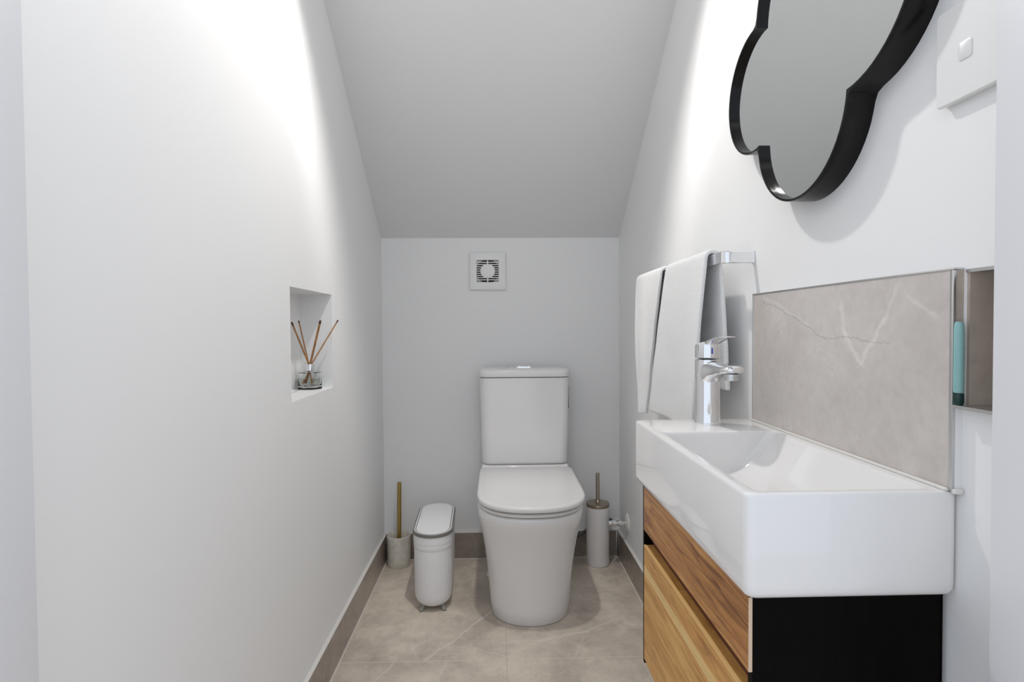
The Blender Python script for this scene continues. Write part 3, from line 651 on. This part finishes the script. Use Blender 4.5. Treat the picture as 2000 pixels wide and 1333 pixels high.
bm = bmesh.new(); loft(bm, rings); obj('bar', bm, M_chrome, rl, angle=40)
for yy in (1.222, 1.95):
    bm = bmesh.new(); box(bm, XR - 0.004, XR, yy - 0.0055, yy + 0.0055, RZc - 0.0140, RZc + 0.0140, 0.0015, 3); obj('wall_plate', bm, M_chrome, rl)

def towel(label, top, bot, zf, zb, backy, seed, thick=0.010):
    """top=(y0,y1) over the rail, bot=(y0,y1) at the front hem, zf/zb hem heights front/back, backy=(y0,y1) back hem"""
    NS, NF = 26, 34
    bm = bmesh.new(); grid = []
    ztop = RZc + RH + 0.004; rx = 0.0105
    path = []                                               # (x, z, w) w: 0 top .. 1 hem, side
    for i in range(NF + 1):
        k = 1 - i / NF; path.append((RX - rx - 0.016 * k ** 0.8 - 0.004 * math.sin(PI * k), ztop - rx - (ztop - rx - zf) * k, k, 0))
    for i in range(1, 8): a = PI * i / 8; path.append((RX - rx * math.cos(a), ztop - rx + rx * math.sin(a), 0, 0))
    for i in range(NF + 1): k = i / NF; path.append((RX + rx + 0.014 * k ** 0.6, ztop - rx - (ztop - rx - zb) * k, k, 1))
    for (x, z, k, sd_) in path:
        b = bot if sd_ == 0 else backy; row = []
        kk = k ** 1.35 if sd_ == 0 else k
        y0 = top[0] + (b[0] - top[0]) * kk; y1 = top[1] + (b[1] - top[1]) * kk
        for j in range(NS + 1):
            s = j / NS; y = y0 + (y1 - y0) * s
            amp = (0.006 * k) if sd_ == 0 else 0.0022 * k
            dxx = amp * (math.sin(s * 7.0 + seed) + 0.5 * math.sin(s * 15 + seed * 2 + 2 * k)) + 0.004 * k * noise.noise(Vector((s * 4, k * 5, seed)))
            if sd_ == 0: dxx -= 0.003 * k
            row.append(bm.verts.new((min(x + dxx, XR - 0.010), y + 0.002 * noise.noise(Vector((seed, k * 6, s * 2))), z + 0.004 * k * math.sin(s * 5 + seed))))
        grid.append(row)
    for a, b in zip(grid[:-1], grid[1:]):
        for j in range(NS): bm.faces.new((a[j], a[j + 1], b[j + 1], b[j]))
    o = obj('hand_towel', bm, M_towel, None, angle=180)
    so = o.modifiers.new('thick', 'SOLIDIFY'); so.thickness = thick; so.offset = 1.0
    # offset towards the outside of the drape
    bv = o.modifiers.new('round', 'BEVEL'); bv.width = thick * 0.42; bv.segments = 3; bv.limit_method = 'ANGLE'; bv.angle_limit = math.radians(60)
    tag(o, label, 'towel', 'hand towels on the rail')
    return o
towel('white hand towel hanging at the far end of the chrome rail', (1.640, 1.915), (1.735, 1.835), 0.778, 0.86, (1.64, 1.88), 1.3)
towel('white hand towel on the near half of the rail, behind the tap', (1.285, 1.585), (1.30, 1.655), 0.80, 0.908, (1.262, 1.56), 4.1)

# ------------------------------------------------------------------ quatrefoil mirror
MY, MZ = 0.968, 1.518
LOBES = [(0.832, 1.540, 0.147), (0.970, 1.630, 0.155), (1.132, 1.520, 0.1226), (0.970, 1.4115, 0.1445)]   # near, top, far, bottom: y, z, radius
def isect(A, B):
    (x0, y0, r0), (x1, y1, r1) = A, B; d = math.hypot(x1 - x0, y1 - y0); a = (r0 * r0 - r1 * r1 + d * d) / (2 * d); h = math.sqrt(max(r0 * r0 - a * a, 0))
    ex, ey = (x1 - x0) / d, (y1 - y0) / d; c = [(x0 + ex * a - ey * h, y0 + ey * a + ex * h), (x0 + ex * a + ey * h, y0 + ey * a - ex * h)]
    return max(c, key=lambda p: math.hypot(p[0] - MY, p[1] - MZ))
def quat(d, x, k=30, soft=0):
    L = [(a, b, r - d) for a, b, r in LOBES]; cus = [isect(L[i], L[(i + 1) % 4]) for i in range(4)]; out = []
    for i in range(4):
        cy_, cz_, r = L[i]; p, q_ = cus[i - 1], cus[i]
        a0 = math.atan2(p[1] - cz_, p[0] - cy_); a1 = math.atan2(q_[1] - cz_, q_[0] - cy_)
        while a1 > a0: a1 -= 2 * PI
        for j in range(k): a = a0 + (a1 - a0) * j / k; out.append((cy_ + r * math.cos(a), cz_ + r * math.sin(a)))
    for _ in range(soft):
        n_ = len(out); o2 = list(out)
        for c in range(4):
            for w in range(-2, 3):
                i = (c * k + w) % n_; a, b = out[i - 1], out[(i + 1) % n_]; o2[i] = ((a[0] + b[0] + 2 * out[i][0]) / 4, (a[1] + b[1] + 2 * out[i][1]) / 4)
        out = o2
    return [Vector((x, p[0], p[1])) for p in out]
mr = thing('wall_mirror', 'quatrefoil mirror in a deep black frame on the right wall', 'mirror', (XR, MY, MZ))
bm = bmesh.new(); fx0 = XR - 0.043
loft(bm, [quat(0.0, XR, soft=1), quat(0.0, fx0 + 0.0012, soft=1), quat(0.0006, fx0, soft=1), quat(0.0040, fx0), quat(0.0046, fx0 + 0.0008), quat(0.0046, fx0 + 0.0125), quat(0.0046, XR)], False, False)
obj('frame', bm, M_black, mr, angle=30)
bm = bmesh.new(); loft(bm, [quat(0.0047, fx0 + 0.0115), quat(0.0047, fx0 + 0.0155)]); obj('glass', bm, M_mirror, mr, smooth=False)

# ------------------------------------------------------------------ wall switch plate
py0, py1, pz0, pz1 = 0.578, 0.699, 1.316, 1.4316
sw = thing('wall_switch', 'white wall switch plate with a small square button to the right of the mirror', 'switch', (XR, (py0 + py1) / 2, (pz0 + pz1) / 2))
bm = bmesh.new()
def pr_(x, g, r=0.006): return [Vector((x, p.x, p.y)) for p in rrect((py0 + py1) / 2, (pz0 + pz1) / 2, (py1 - py0) / 2 - g, (pz1 - pz0) / 2 - g, r, 0, 6)]
loft(bm, [pr_(XR, 0.0015), pr_(XR - 0.008, 0.0015), pr_(XR - 0.0085, 0), pr_(XR - 0.0105, 0), pr_(XR - 0.012, 0.0015)]); obj('plate', bm, M_plast, sw)
bm = bmesh.new()
def pb_(x, g): return [Vector((x, p.x, p.y)) for p in rrect(0.6545, 1.3706, 0.0098 - g, 0.0108 - g, 0.0038, 0, 6)]
loft(bm, [pb_(XR - 0.0115, 0), pb_(XR - 0.0128, 0), pb_(XR - 0.0134, 0.0008)]); obj('button', bm, M_plast, sw)
